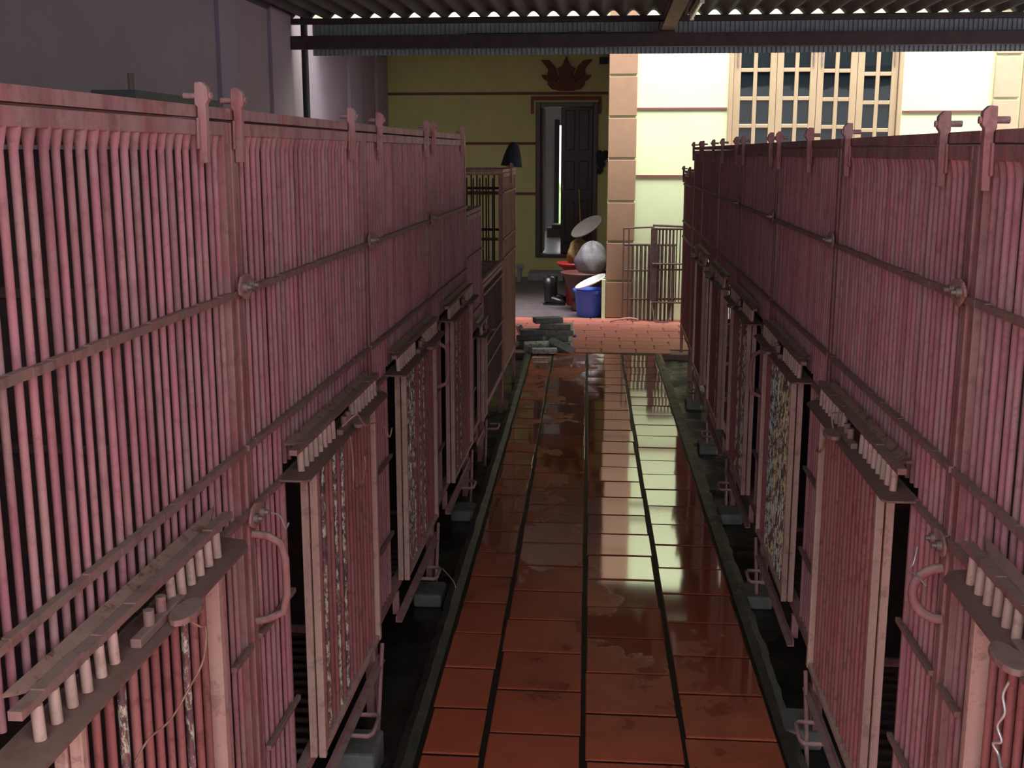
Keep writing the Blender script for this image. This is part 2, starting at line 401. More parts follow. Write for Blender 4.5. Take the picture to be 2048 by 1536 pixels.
# facade at the right
fac = .0
YF = 12.4
b = MB(); b.box((.19, YF, -.3), (1.20, YF + .25, 4.4)); b.box((2.955, YF, -.3), (6, YF + .25, 4.4)); b.box((1.20, YF, -.3), (2.955, YF + .25, .35)); b.box((1.20, YF, 3.0), (2.955, YF + .25, 4.4))
struct(b.build('wall_facade', M_cream), 'bright cream house front')
for k, (xa, xb, z) in enumerate(((.265, 1.19, 2.203), (2.965, 3.84, 2.165), (.265, 1.19, 1.512))):
    b = MB(); b.box((xa, YF - .015, z - .010), (xb, YF, z + .010)); struct(b.build('trim_%d' % (11 + k), M_line), 'thin dark band on the cream house front')
for (xa, xb, zs, nm, mt) in ((-.03, .262, (0, .402, .82, 1.245, 1.69, 2.119, 2.539, 2.97, 3.4, 3.83), 'trim_quoin', M_quoin), (3.85, 4.105, (0, .5, .95, 1.40, 1.86, 2.29, 2.72, 3.15, 3.6), 'trim_quoin', M_quoin2)):
    b = MB(); b.box((xa + .006, YF - .012, 0), (xb - .006, YF + .23, zs[-1]), 1)
    for i in range(len(zs) - 1): b.box((xa, YF - .04, zs[i] + .011), (xb, YF - .0121, zs[i + 1] - .011))
    struct(b.build(nm, [mt, M_cream], None, .006), 'tan quoin blocks at the corner of the house front')
b = MB(); b.box((-.075, 12.30, 0), (-.035, 12.6, .42)); struct(b.build('trim_14', M_cream), 'low cream plinth edge beside the corner pier')
# casement window with four leaves
wd = empty('window_1', (1.20, YF, .35)); struct(wd, 'beige four leaf casement window with dark panes')
b = MB(); Hh = 2.65; Ww = 1.752
b.box((0, -.03, 0), (.045, .12, Hh)); b.box((Ww - .045, -.03, 0), (Ww, .12, Hh)); b.box((.045, -.03, Hh - .05), (Ww - .045, .12, Hh)); b.box((.045, -.03, 0), (Ww - .045, .12, .05))
b.build('window_frame', M_wframe, wd, .006)
panes = ((1.321, 1.617), (1.754, 2.023), (2.159, 2.426), (2.567, 2.838)); edges = (1.247, 1.685, 2.093, 2.497, 2.905)
dzs = (0, 0, -.012, -.045)
for k in range(4):
    xa, xb = edges[k] - 1.20 + .002, edges[k + 1] - 1.20 - .002; pa, pb = panes[k][0] - 1.20, panes[k][1] - 1.20; dz = dzs[k]
    b = MB(); b.box((xa, 0, .052), (pa, .05, Hh - .052)); b.box((pb, 0, .052), (xb, .05, Hh - .052)); b.box((pa, 0, .052), (pb, .05, .14)); b.box((pa, 0, Hh - .14), (pb, .05, Hh - .052))
    mc = (pa + pb) / 2; b.box((mc - .02, .004, .14), (mc + .02, .046, Hh - .14))
    for z in (2.587, 2.302, 2.025, 1.74, 1.46, 1.18, .90, .62):
        zz_ = z - .35 + dz; b.box((pa, .002, zz_ - .02), (mc - .02, .048, zz_ + .02)); b.box((mc + .02, .002, zz_ - .02), (pb, .048, zz_ + .02))
    lf = b.build('window_leaf', M_wframe, wd, .004)
    g = MB(); g.box((pa, .022, .14), (pb, .028, Hh - .14)); g.build('pane', M_glass, lf)
    hx = xa + .04 if k % 2 == 0 else xb - .04
    h = MB(); h.cyl((hx, -.012, 2.28), (hx, -.012, 2.47), .008, 8); h.build('bolt', M_steel, lf)
b = MB(); b.box((1.15, YF + .25, .2), (3.0, YF + .26, 3.1)); struct(b.build('wall_dark_room', M_dwood))
# doorway at far right: beige frame and dark glass
wd = empty('window_2', (4.13, YF, .0)); struct(wd, 'dark window at the far right of the house front')
b = MB(); b.box((0, -.02, .1), (.05, -.001, 3.2)); b.box((0.05, -.02, 2.30), (1.2, -.001, 2.36)); b.build('window_frame', M_wframe, wd); g = MB(); g.box((.05, -.008, .1), (1.2, -.002, 3.2)); g.build('pane', M_glass, wd)

# ------------------------------------------------------------------ roof
YR = 11.45
def zroof(y): return 3.057 + .006 * (YR - y)
b = MB(); nx = 36 * 12; pitch = .192; xs = [XW - .1 + i * pitch / 12 for i in range(int(9.2 / (pitch / 12)))]
Y0R = -0.25
for th_ in (0, .008):
    for x in xs:
        zc = 0.033 * math.cos(2 * PI * x / pitch) + th_
        b.v += [(x, Y0R, zroof(Y0R) + zc), (x, YR + .10, zroof(YR + .1) + zc)]
n = len(xs)
for L in (0, 1):
    for i in range(n - 1):
        a = L * 2 * n + 2 * i; b.f.append((a, a + 1, a + 3, a + 2)); b.m.append(0); b.sm.append(True)
struct(b.build('ceiling', M_roof), 'corrugated roof sheets seen from below')
def beam(name, a, c, mat, label): 
    q = MB(); q.box(a, c); return struct(q.build(name, mat, None, .006), label)
beam('trim_purlin', (XW + .01, YR - .03, 2.975), (5.3, YR + .03, zroof(YR) - .027), M_purlin, 'dark steel purlin under the roof edge')
beam('trim_beam', (XW - .02, YR - .09, 2.737), (5.3, YR - .01, 2.862), M_purlin, 'dark red steel beam across the shed end')
for i, y in enumerate((8.6, 6.2, 3.8, 1.4)): beam('trim_purlin', (XW + .01, y - .03, 2.985), (5.3, y + .03, zroof(y) - .03), M_purlin, 'dark steel purlin under the roof sheets')
# ribbed fringe sheet hanging behind the beam
b = MB(); xs = []; x = XW + .22; rr = random.Random(8)
while x < 5.3:
    for dx, d in ((0, 0), (.014, 0), (.020, .012), (.034, .012), (.040, 0)): xs.append((x + dx, d))
    x += .044
for x, d in xs:
    b.v += [(x, YR + .06 + d, 2.685), (x, YR + .06 + d, 2.985)]
for i in range(len(xs) - 1): b.f.append((2 * i, 2 * i + 2, 2 * i + 3, 2 * i + 1)); b.m.append(0); b.sm.append(False)
o = b.build('trim_fringe', M_fringe); sm = o.modifiers.new('thick', 'SOLIDIFY'); sm.thickness = .002
struct(o, 'grey blue ribbed sheet hanging behind the beam')
# rafter and lamp tube
b = MB(); b.box((.47, 2.0, 2.89), (.55, YR + .02, 2.98)); b.box((.45, 2.0, 2.882), (.57, YR + .02, 2.8905)); struct(b.build('trim_rafter', M_rust), 'rusty steel rafter running lengthwise under the roof')
lp = empty('fluorescent_lamp', (.68, 9.3, 2.91)); tag(lp, 'unlit white fluorescent tube beside the rusty rafter', 'lamp')
b = MB(); b.box((-.03, 0, .02), (.03, 1.25, .075)); b.build('lamp_body', M_rackm, lp, .004)
b = MB(); b.cyl((0, .06, -.005), (0, 1.19, -.005), .016, 12); b.build('lamp_tube', M_tube, lp)
for y in (.03, 1.19):
    b = MB(); b.box((-.018, y, -.028), (.018, y + .03, .02)); b.build('lamp_holder', M_whitep, lp)
b = MB(); b.tube([(-1.4, YR - .05, 2.872), (-.3, YR - .05, 2.87), (.42, YR - .05, 2.872), (.44, YR - .05, 2.97)], .006, 6); b.box((-.42, YR - .07, 2.863), (-.30, YR - .04, 2.881)); b.box((-.22, YR - .07, 2.872), (-.06, YR - .04, 2.886))
tag(b.build('cable', M_pipe), 'thin pale cable lying along the top of the cross beam', 'cable')

# ================================================================== CAGES
BLOCKS = {1: ((3.075, .05), (4.43, .0), (5.54, .0)), -1: ((3.40, .01), (4.52, .0), (5.60, .0), (6.95, .0), (8.2, .0))}
def rest(o, y):
    for yb, zt in BLOCKS[o]:
        if abs(y - yb - .005) < .10: return zt + .0006
    return -.0545
def P(o, u, w, z): return (o * w, u, z)
def cage(o, X0, Y0, L, top, label, door=True, handle=None, n=8, sheet=True, bars_mat=None, peel=(), short=False, seed=1, zb=.225, dz=0, depth=1.30, peelmat=None, opened=.12, clamps=True, fins=(.09, -.14), gap_u=.275, openends=False, loop_u=.81, end=.10):
    R = random.Random(seed)
    bm_ = bars_mat or M_bar
    root = empty('bear_cage', (X0, Y0, -.055)); tag(root, label, 'cage', 'iron cages along the tiled path')
    g = .055  # mesh z offset: root stands on the ground
    def Q(u, w, z): return P(o, u, w, z + g)
    def bx(mb, u0, w0, z0, u1, w1, z1, mi=0): mb.box(Q(u0, w0, z0), Q(u1, w1, z1), mi)
    ztop = top
    r2, r3, r4 = 1.485 + dz, 1.165 + dz, 1.03 + dz
    e = .008
    # frame: corner posts and bottom tubes, top flange
    f = MB()
    for u in (e, L - e - .03):
        bx(f, u, -.028, zb, u + .03, .004, ztop - .024); bx(f, u, -depth, zb, u + .03, -depth + .03, ztop - .024)
    bx(f, e + .03, -.02, ztop - .050, L - e - .03, .006, ztop - .024)            # front flange
    bx(f, e + .03, -depth, ztop - .055, L - e - .03, -depth + .025, ztop - .024)
    bx(f, e + .03, -.022, zb - .005, L - e - .03, .006, zb + .028)
    bx(f, e + .03, -depth, zb - .005, L - e - .03, -depth + .025, zb + .028)
    for u in (e, L - e - .03):
        bx(f, u + .002, -depth + .03, zb, u + .028, -.03, zb + .03)
        bx(f, u + .002, -depth + .03, ztop - .036, u + .028, -.03, ztop - .024)
    f.build('frame', M_frame, root, .002)
    # lid
    f = MB(); bx(f, e, -.018, ztop - .019, L - e, .003, ztop + .002); bx(f, e, -depth, ztop - .019, L - e, -depth + .02, ztop + .002)
    for u in (e, L - e - .02): bx(f, u, -depth + .02, ztop - .019, u + .02, -.018, ztop + .002)
    u = .06
    while u < L - .05: f.cyl(Q(u, -depth + .02, ztop - .010), Q(u, -.018, ztop - .010), .006, 6); u += .05
    f.build('lid', M_frame, root)
    # legs
    for u in (e + .015, L - e - .015):
        for w in (-.012, -depth + .015):
            f = MB(); bx(f, u - .013, w - .013, rest(o, Y0 + u) if w > -.1 else -.0545, u + .013, w + .013, zb); f.build('leg', M_frame, root)
    # front bars
    f = MB(); u = .055; bp = .0372
    d0 = gap_u + opened if door else L; d1 = L - end
    while u < L - .045:
        uu = u + R.uniform(-.003, .003); r = .0060 + R.uniform(-.0005, .0006)
        tilt = R.uniform(-.002, .002)
        zlow = zb + .028
        if door and gap_u + .004 < uu < d1 + .0: zlow = r4 + .02
        f.cyl(Q(uu, -.006, zlow), Q(uu + tilt, -.006, ztop - .050), r, n)
        if n >= 10: f.cyl(Q(uu + tilt, -.006, ztop - .078), Q(uu + tilt, -.004, ztop - .046), r, n, r1=r * 1.75)
        u += bp
    f.build('front_bars', bm_, root)
    if door:      # jamb flat beside the slot
        f = MB(); bx(f, gap_u - .004, -.016, zb + .03, gap_u + .006, .004, r4 - .01); f.build('jamb', bm_, root)
    for z in (r2, r3, r4):
        f = MB(); RR = R
        segs = 22
        for i in range(segs):
            ua = e + (L - 2 * e) * i / segs; ub = e + (L - 2 * e) * (i + 1) / segs
            h = .006 + RR.uniform(-.001, .0015)
            bx(f, ua, .0005, z - .007, ub, .0115 + RR.uniform(0, .001), z + h)
        f.build('front_rail', M_rail, root)
    if door:
        for (ua, ub, z) in ((.035, gap_u + .03, .742), (.06, gap_u + .035, .466), (L - min(.14, end - .015), L - .02, .745)):
            f = MB(); bx(f, ua, .001, z - .006 + dz, ub, .013, z + .006 + dz); f.build('short_rail', M_rail, root, .002)
    # far/near ends, back, floor
    for u in (.018, L - .026):
        f = MB()
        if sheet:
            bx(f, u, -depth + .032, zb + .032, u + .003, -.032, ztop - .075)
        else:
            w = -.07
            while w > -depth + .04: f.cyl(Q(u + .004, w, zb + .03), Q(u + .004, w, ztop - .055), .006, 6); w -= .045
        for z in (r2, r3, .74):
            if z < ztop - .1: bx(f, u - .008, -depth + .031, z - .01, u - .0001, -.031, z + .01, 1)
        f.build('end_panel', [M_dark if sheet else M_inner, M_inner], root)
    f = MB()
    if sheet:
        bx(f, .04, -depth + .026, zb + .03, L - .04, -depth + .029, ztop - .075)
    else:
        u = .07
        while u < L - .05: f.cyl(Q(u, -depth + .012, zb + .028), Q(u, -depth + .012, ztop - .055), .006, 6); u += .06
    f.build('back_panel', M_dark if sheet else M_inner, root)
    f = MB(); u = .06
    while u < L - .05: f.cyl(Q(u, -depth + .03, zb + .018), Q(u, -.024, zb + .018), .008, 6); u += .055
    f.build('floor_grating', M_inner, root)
    # latch posts with pins
    for k, uf in enumerate(fins):
        uf = uf if uf > 0 else L + uf
        f = MB(); zt = ztop + .040; hw = .013
        f.prism([(.0065, ztop - .10), (.020, ztop - .10), (.022, ztop - .03), (.022, ztop + .004), (.027, ztop + .010), (.026, zt - .008), (.016, zt + .002), (.003, zt + .001), (.002, ztop + .004), (.0065, ztop - .002)], -.009, .009,
                lambda a, b_, h: Q(uf + h, a, b_))
        f.prism([(-.022, ztop - .075), (.022, ztop - .075), (.018, ztop - .02), (-.018, ztop - .02)], .0066, .0115, lambda a, b_, h: Q(uf + a, h, b_))
        f.cyl(Q(uf, .0122, ztop - .01), Q(uf, .019, ztop - .01), .006, 8)
        lp_ = f.build('latch_post', M_frame, root, .0015)
        f = MB(); f.cyl(Q(uf, .0312, ztop + .018), Q(uf, -.020, ztop + .018), .0060, 8); f.cyl(Q(uf, .0275, ztop + .018), Q(uf, .031, ztop + .018), .007, 6)
        f.build('latch_pin', M_frame, lp_)
    if clamps:
        for z in (r4 - .012, r2 + .012):
            f = MB(); f.prism([(.021 + .048 * math.cos(2 * PI * i / 14), z + .026 * math.sin(2 * PI * i / 14) + .004 * R.uniform(-1, 1)) for i in range(14)], .0135, .019, lambda a, b_, h: Q(a, h, b_))
            cp = f.build('clamp_plate', M_plate, root, .002)
            for du in (-.001, .043):
                f = MB(); f.cyl(Q(du, .0185, z), Q(du, .028, z), .0105, 6); f.cyl(Q(du, .028, z), Q(du, .036, z), .005, 6); f.build('bolt', M_steel, cp)
    if handle == 'c':
        pts = [Q(.024, .004, .975), Q(.026, .035, .972), Q(.030, .062, .955), Q(.034, .070, .92), Q(.036, .070, .84), Q(.034, .062, .80), Q(.03, .03, .785), Q(.026, .004, .78)]
        f = MB(); f.tube(pts, .0085, 10); f.build('pull_handle', M_frame, root)
    if handle == 'ring':
        pts = [Q(.018 + .01 * math.cos(a), .004 + .055 * math.sin(a), .93 + .048 * math.cos(a)) for a in [PI * i / 12 for i in range(13)]]
        f = MB(); f.tube(pts, .0095, 10); f.build('pull_handle', M_frame, root)
    if door:
        # door hanging a little proud of the front
        f = MB()
        bx(f, d0, .006, zb + .03, d0 + .016, .0245, r4 - .008); bx(f, d0 + .001, .0285, zb + .03, d0 + .017, .047, r4 - .008)
        bx(f, d1 - .022, .006, zb + .03, d1, .044, r4 - .008)
        bx(f, d0 + .017, .010, zb + .03, d1 - .022, .042, zb + .048)
        dd = f.build('door', M_stile, root, .002)
        f = MB(); u = d0 + .045; i = 0
        while u < d1 - .03:
            f.cyl(Q(u + R.uniform(-.003, .003), .026, zb + .046), Q(u, .026, r4 - .005), (.0072 + R.uniform(-.0006, .0008)), n, 1 if i in peel else 0); u += .043; i += 1
        f.build('door_bars', [M_door, peelmat or M_peel], dd)
        # feeding tray above the door
        ta, tb = gap_u - .07, L - .045 - max(0, end - .14)
        f = MB(); f.prism([(ta, .013), (ta, .072), (ta + .012, .080), (tb - .05, .080), (tb - .012, .06), (tb, .013)], r4 + .006, r4 + .011, lambda a, b_, h: Q(a, b_, h))
        tr = f.build('feeding_tray', M_tray, root)
        f = MB(); f.prism([(ta + .05, .0125), (ta + .09, .0285), (tb - .10, .0285), (tb - .03, .0125)], r4 + .066, r4 + .071, lambda a, b_, h: Q(a, b_, h + .012 * (.03 - b_) / .018))
        f.build('hood', M_hood, tr)
        f = MB(); segs = 14
        for i in range(segs):
            ua = ta + .03 + (tb - ta - .06) * i / segs; ub = ta + .03 + (tb - ta - .06) * (i + 1) / segs
            bx(f, ua, .029, r4 + .059 + R.uniform(-.001, .001), ub, .047, r4 + .071 + R.uniform(-.001, .003))
        f.build('guard_rail', M_rail, tr)
        u = ta + .075
        while u < tb - .07:
            mid = (ta + tb) / 2
            if abs(u - mid) > .09:
                f = MB(); f.cyl(Q(u, .043, r4 + .0115), Q(u, .041, r4 + .058), .0080, n); f.build('guard_bar', M_stile, tr)
            u += .044
        mid = (ta + tb) / 2 + .02
        f = MB(); bx(f, mid - .10, .045, r4 + .0115, mid + .08, .062, r4 + .026); f.prism([(mid + .03 + .05 * math.cos(a), .082 + .022 * math.sin(a)) for a in [2 * PI * i / 14 for i in range(14)]], r4 + .0115, r4 + .022, lambda a, b_, h: Q(a, b_, h))
        f.cyl(Q(mid - .045, .053, r4 + .026), Q(mid - .045, .053, r4 + .05), .009, 8); f.cyl(Q(mid + .01, .050, r4 + .026), Q(mid + .01, .050, r4 + .05), .009, 8)
        f.build('hasp', M_rail, tr, .002)
    # bottom track and pull loop of the dung tray
    if door:
        f = MB(); bx(f, .30, .012, .135, L - .01, .016, .157); bx(f, .30, .016, .135, L - .01, .034, .139)
        for u in (.36, L - .06): bx(f, u, -.01, .14, u + .02, .0118, zb - .004)
        bt = f.build('bottom_track', M_frame, root)
        c = loop_u; pts = [Q(c - .062, .030, .128), Q(c - .064, .078, .128), Q(c - .047, .088, .128), Q(c + .047, .088, .128), Q(c + .064, .078, .128), Q(c + .062, .030, .128)]
        f = MB(); f.tube(pts, .0070, 8); f.build('pull_loop', M_frame, bt)
        f = MB(); f.cyl(Q(L - .02, .028, .20), Q(L - .15, .034, rest(o, Y0 + L - .15) + .004), .007, 8); f.build('brace_rod', M_frame, root)
    return root
XL, XR = -.74, .65
LC = 1.237
yL = [.985, 2.222, 3.459, 4.696]
cage(1, XL, yL[0], LC, 1.84, 'nearest cage of the left row, bars widest apart, filling the left edge', n=10, peel=(3, 9, 15), seed=11, end=.28, opened=.10, fins=(.12, -.17))
cage(1, XL, yL[1], LC, 1.84, 'second left cage, C-shaped pull handle and white-flecked door bars beside a dark slot', handle='c', n=10, peel=(2, 5, 7), seed=12, fins=(.03, -.20))
cage(1, XL, yL[2], LC, 1.84, 'third left cage, many peeled silvery bars in its door', peel=(0, 1, 2, 3, 4, 5, 8, 10), seed=13, fins=(.20, -.10))
cage(1, XL, yL[3], LC, 1.84, 'fourth left cage, last of the tall ones before the stepped-down top', handle='c', peel=(4, 7), seed=14, n=6, fins=(.09, -.20))
cage(1, XL, 5.945, .70, 1.455, 'low cage in the left row with its top below the others', n=6, seed=15, clamps=False, fins=(), dz=-.27, peel=())
cage(1, XL, 6.68, 1.28, 1.02, 'lowest cage of the left row, knee-high top, between the low cage and far brown one', door=False, n=6, seed=17, clamps=False, fins=(), dz=-.55, bars_mat=M_inner)
cage(1, XL, 7.99, 1.06, 1.64, 'far brown cage at the end of the left row under a dark hat', door=False, n=6, seed=16, sheet=False, clamps=False, bars_mat=M_old, fins=(-.5,), openends=True)
yR = [.88, 2.125, 3.37, 4.615, 5.86, 7.105, 8.35]
cage(-1, XR, yR[0], 1.245, 1.795, 'nearest cage of the right row, cut by the right edge, thick red door bars', n=10, seed=21, end=.28, loop_u=.97, dz=.015, fins=(.5, -.07), opened=.10)
cage(-1, XR, yR[1], 1.245, 1.795, 'second right cage with a half-ring handle and pale upright door edge', handle='ring', n=10, seed=22, loop_u=.97, dz=.015, fins=(.20, -.13))
cage(-1, XR, yR[2], 1.245, 1.795, 'third right cage whose door bars are flaked yellow and white', peel=(1, 2, 3, 4, 5, 6, 7, 8, 9, 10, 11, 12), peelmat=M_peely, seed=23, loop_u=.97, dz=.015, fins=(.48, -.08), handle=None)
cage(-1, XR, yR[3], 1.245, 1.795, 'fourth right cage, dark red, yellowish flecks low on its door', handle='c', peel=(3, 4, 5, 8, 9), peelmat=M_peely, n=6, seed=24, loop_u=.97, dz=.015, fins=(.15, -.12))
cage(-1, XR, yR[4], 1.245, 1.795, 'fifth right cage, in deep shade between the flecked door and the far end', n=6, seed=25, sheet=False, dz=.015, fins=(.2, -.3), peel=(2, 6), peelmat=M_peely)
cage(-1, XR, yR[5], 1.245, 1.795, 'sixth right cage with daylight showing through its slot', n=6, seed=26, sheet=False, dz=.015, fins=(.3, -.1))
cage(-1, XR, yR[6], .86, 1.795, 'last tall cage at the far end of the right row', n=6, seed=27, sheet=False, dz=.015, fins=(.1, -.05), door=False, clamps=False)
cage(-1, XR, 9.22, 1.14, 1.60, 'lower cage past the end of the tall right row', n=6, seed=28, sheet=False, dz=.0, fins=(.3, -.05), door=False, clamps=False)

# concrete blocks under the legs
ordn = ('first', 'second', 'third', 'fourth', 'fifth')
for s_, X0, row, spots in ((1, XL, 'left', BLOCKS[1]), (-1, XR, 'right', BLOCKS[-1])):
    for i, (y, zt) in enumerate(spots):
        b = MB(); b.box((X0 - s_ * .03, y - .075, -.055), (X0 + s_ * .085, y + .085, zt)); o = b.build('concrete_block', M_conc, None, .01)
        tag(o, '%s rough grey concrete block under the %s cage row, counted from the camera' % (ordn[i], row), 'block', 'concrete blocks under the cages')

# ================================================================== LOOSE WIRES
def wire(pts, r, mat, label):
    # smooth the path a little
    V = [Vector(p) for p in pts]; out = []
    for i in range(len(V) - 1):
        p0, p1, p2, p3 = V[max(i - 1, 0)], V[i], V[i + 1], V[min(i + 2, len(V) - 1)]
        for k in range(5):
            t = k / 5; out.append(.5 * ((2 * p1) + (p2 - p0) * t + (2 * p0 - 5 * p1 + 4 * p2 - p3) * t * t + (3 * p1 - p0 - 3 * p2 + p3) * t ** 3))
    out.append(V[-1]); b = MB(); b.tube(out, r, 6); return tag(b.build('wire', mat), label, 'wire')
wire([(-.652, 1.64, 1.047), (-.64, 1.67, 1.02), (-.645, 1.71, 1.0), (-.64, 1.68, .96), (-.650, 1.64, .93), (-.66, 1.58, .905), (-.67, 1.52, .905), (-.675, 1.48, .89)], .0018, M_rwire, 'tan wire dangling from the nearest left feeding tray')
wire([(-.67, 2.80, 1.075), (-.64, 2.83, 1.10), (-.635, 2.87, 1.075), (-.63, 2.90, 1.055), (-.62, 2.95, 1.05), (-.61, 3.02, 1.03), (-.60, 3.06, .985), (-.60, 3.10, 1.0)], .0022, M_rwire, 'rusty wire twisted off the second left feeding tray')
wire([(-.66, 2.84, 1.04), (-.645, 2.80, 1.0), (-.64, 2.78, .95), (-.645, 2.80, .91), (-.64, 2.86, .90), (-.64, 2.92, .93), (-.645, 2.94, .96)], .0022, M_rwire, 'rusty hanging wire loop below the second left feeding tray')
wire([(-.695, 2.255, 1.02), (-.685, 2.28, 1.005), (-.68, 2.295, .975), (-.683, 2.31, .965), (-.68, 2.325, .975)], .0022, M_wire, 'silver wire end poking from the bolted clamp on the left row')
wire([(-.64, 4.30, .135), (-.61, 4.42, .03), (-.60, 4.40, -.02), (-.57, 4.36, -.03), (-.54, 4.30, -.035)], .0022, M_wire, 'bent silvery wire hanging by the left gutter')
wire([(.60, 2.165, 1.015), (.59, 2.15, .985), (.585, 2.17, .965), (.59, 2.12, .975), (.60, 2.09, .965)], .0018, M_wire, 'short silver wire under the bolted clamp on the right row')
wire([(.57, 1.555, 1.03), (.567, 1.565, 1.005), (.57, 1.56, .98), (.565, 1.57, .955), (.57, 1.562, .935), (.563, 1.575, .925), (.57, 1.57, .91), (.568, 1.55, .90)], .0025, M_wire, 'twisted bright wire tying the nearest right cage door')
wire([(.58, 2.92, 1.055), (.575, 2.93, 1.10), (.58, 2.89, 1.115), (.59, 2.86, 1.12)], .0022, M_rwire, 'rusty wire on the second right feeding tray')
wire([(.575, 3.0, 1.03), (.575, 3.03, .985), (.57, 3.07, .965), (.575, 3.10, .975)], .003, M_rwire, 'small hook hanging under the second right feeding tray')
wire([(-3.235, 7.95, 2.55), (-3.23, 8.05, 2.48), (-3.235, 8.08, 2.35), (-3.23, 8.0, 2.25), (-3.235, 7.98, 2.1)], .004, M_wire, 'thin pale wire hanging on the left mauve wall')
# dark board lying on the nearest left cage
bd = empty('plank', (-1.30, 3.0, 1.8435)); tag(bd, 'dark plank with an upright rod lying on the lid of the second left cage', 'plank')

# ================================================================== THINGS AT THE FAR END
# hat on the far left cage
b = MB(); prof = [(.105, 0), (.098, .02), (.085, .07), (.068, .12), (.048, .16), (.025, .178), (.001, .183)]; b.lathe(prof, (0, 0, 0), 20)
h = b.build('hat', M_cloth); h.location = (-.76, 8.95, 1.652); h.scale = (.8, 1, 1); h.rotation_euler = (0, .12, 0); tag(h, 'dark floppy hat resting on the far left cage', 'hat')

# lotus ornament
lt = MB()
def petal(pts, y0, y1): lt.prism(pts, y0, y1, lambda a, b_, h: (-.636 + a * .97, YP - h, 2.595 + b_ * .97))
petal([(-.12, .0), (.12, .0), (.16, .12), (.09, .20), (.13, .31), (.06, .34), (0, .48), (-.06, .34), (-.13, .31), (-.09, .20), (-.16, .12)], .001, .05)
for s in (1, -1):
    q = [(.04, .03), (.20, .10), (.27, .22), (.26, .30), (.37, .43), (.24, .42), (.16, .33), (.11, .2)]
    petal([(s * a, c) for a, c in q], .001, .035)
    q = [(.06, .0), (.20, .02), (.27, .09), (.26, .12), (.33, .17), (.36, .215), (.27, .215), (.18, .17), (.1, .1)]
    petal([(s * a, c) for a, c in q], .001, .06)
tag(lt.build('wall_ornament', M_lotus, None, .01), 'dark red carved lotus flower above the porch door', 'ornament')
b = MB(); b.box((-.18, YP - .06, 2.95), (-.06, YP, 3.04)); tag(b.build('junction_box', M_pipe, None, .005), 'small black box high on the yellow porch wall', 'box')
b = MB()
for i in range(14):
    rr = random.Random(i); x = -.12 + rr.uniform(-.07, .05); z = 1.62 + rr.uniform(-.16, .14); y = YP - .03
    b.prism([(x + .05 * math.cos(a), z + .04 * math.sin(a)) for a in (0, 1, 2, 3, 4, 5)], 0.001, .04 + rr.uniform(0, .02), lambda p, q, h: (p, YP - h, q))
tag(b.build('hanging_rag', M_cloth), 'dark rag hanging on the wall right of the porch door', 'rag')

# boots
def boot(x, y, rz, label):
    r = empty('rubber_boot', (x, y, 0), rz); tag(r, label, 'boot', 'black rubber boots on the porch floor')
    b = MB(); n = 16
    secs = [((.0, 0), .055, .060, .035), ((.0, 0), .055, .058, .11), ((-.005, 0), .056, .056, .2), ((-.008, 0), .066, .064, .315), ((-.008, 0), .060, .058, .315), ((-.006, 0), .05, .05, .2)]
    vs = []
    for (c, ra, rb2, z) in secs:
        for j in range(n):
            a = 2 * PI * j / n; vs.append((c[0] + ra * math.cos(a), c[1] + rb2 * math.sin(a), z))
    b.add(vs, [(i * n + j, i * n + (j + 1) % n, (i + 1) * n + (j + 1) % n, (i + 1) * n + j) for i in range(len(secs) - 1) for j in range(n)], 0, True)
    k = [(.02, .045, .055, .055), (.08, .046, .05, .05), (.13, .045, .04, .043), (.17, .036, .032, .036), (.195, .014, .02, .028)]
    vs = []
    for (x_, hw, hz, zc) in [(-.03, .045, .055, .055)] + k:
        for j in range(n):
            a = 2 * PI * j / n; vs.append((x_, hw * math.cos(a), max(.012, zc + hz * math.sin(a))))
    b.add(vs, [(i * n + j, i * n + (j + 1) % n, (i + 1) * n + (j + 1) % n, (i + 1) * n + j) for i in range(5) for j in range(n)] + [tuple(5 * n + j for j in range(n))], 0, True)
    b.build('boot_upper', M_rubber, r)
    b = MB(); b.prism([(-.062, -.03), (-.04, -.052), (.05, -.046), (.15, -.05), (.195, -.028), (.2, 0), (.195, .028), (.15, .05), (.05, .046), (-.04, .052), (-.062, .03)], 0, .02, lambda a, c, h: (a, c, h)); b.build('boot_sole', M_rubber, r)
boot(-.70, 13.45, -.25, 'black rubber boot standing nearest on the porch floor')
boot(-.66, 13.66, .1, 'black rubber boot just behind and right of the other boot')

# blue bucket
bk = empty('bucket', (-.213, 12.52, 0)); tag(bk, 'bright blue plastic bucket at the foot of the pier', 'bucket')
b = MB(); b.lathe([(.001, .004), (.118, .004), (.125, .0), (.130, .01), (.160, .29), (.172, .292), (.172, .27), (.176, .27), (.176, .30), (.155, .302), (.122, .02), (.001, .02)], (0, 0, 0), 32); b.build('bucket_body', M_blue, bk)
b = MB(); b.box((-.05, -.192, .262), (.10, -.17, .292)); b.build('grip', M_blue, bk, .004)
b = MB(); b.tube([(.173, 0, .28), (.185, -.03, .2), (.18, -.05, .12), (.16, -.10, .06), (.14, -.13, .03)], .003, 6); b.build('bail', M_whitep, bk)
# white lid leaning on the bucket rim
b = MB(); Mx = Matrix.Rotation(-.42, 4, 'Y') @ Matrix.Rotation(.10, 4, 'X'); b.lathe([(.001, .0), (.17, .0), (.178, .006), (.178, .018), (.172, .018), (.17, .010), (.001, .010)], (0, 0, 0), 28, 0, Mx)
o = b.build('lid', M_whitep); o.location = (-.195, 12.47, .375); tag(o, 'white round lid tilted on top of the blue bucket', 'lid')
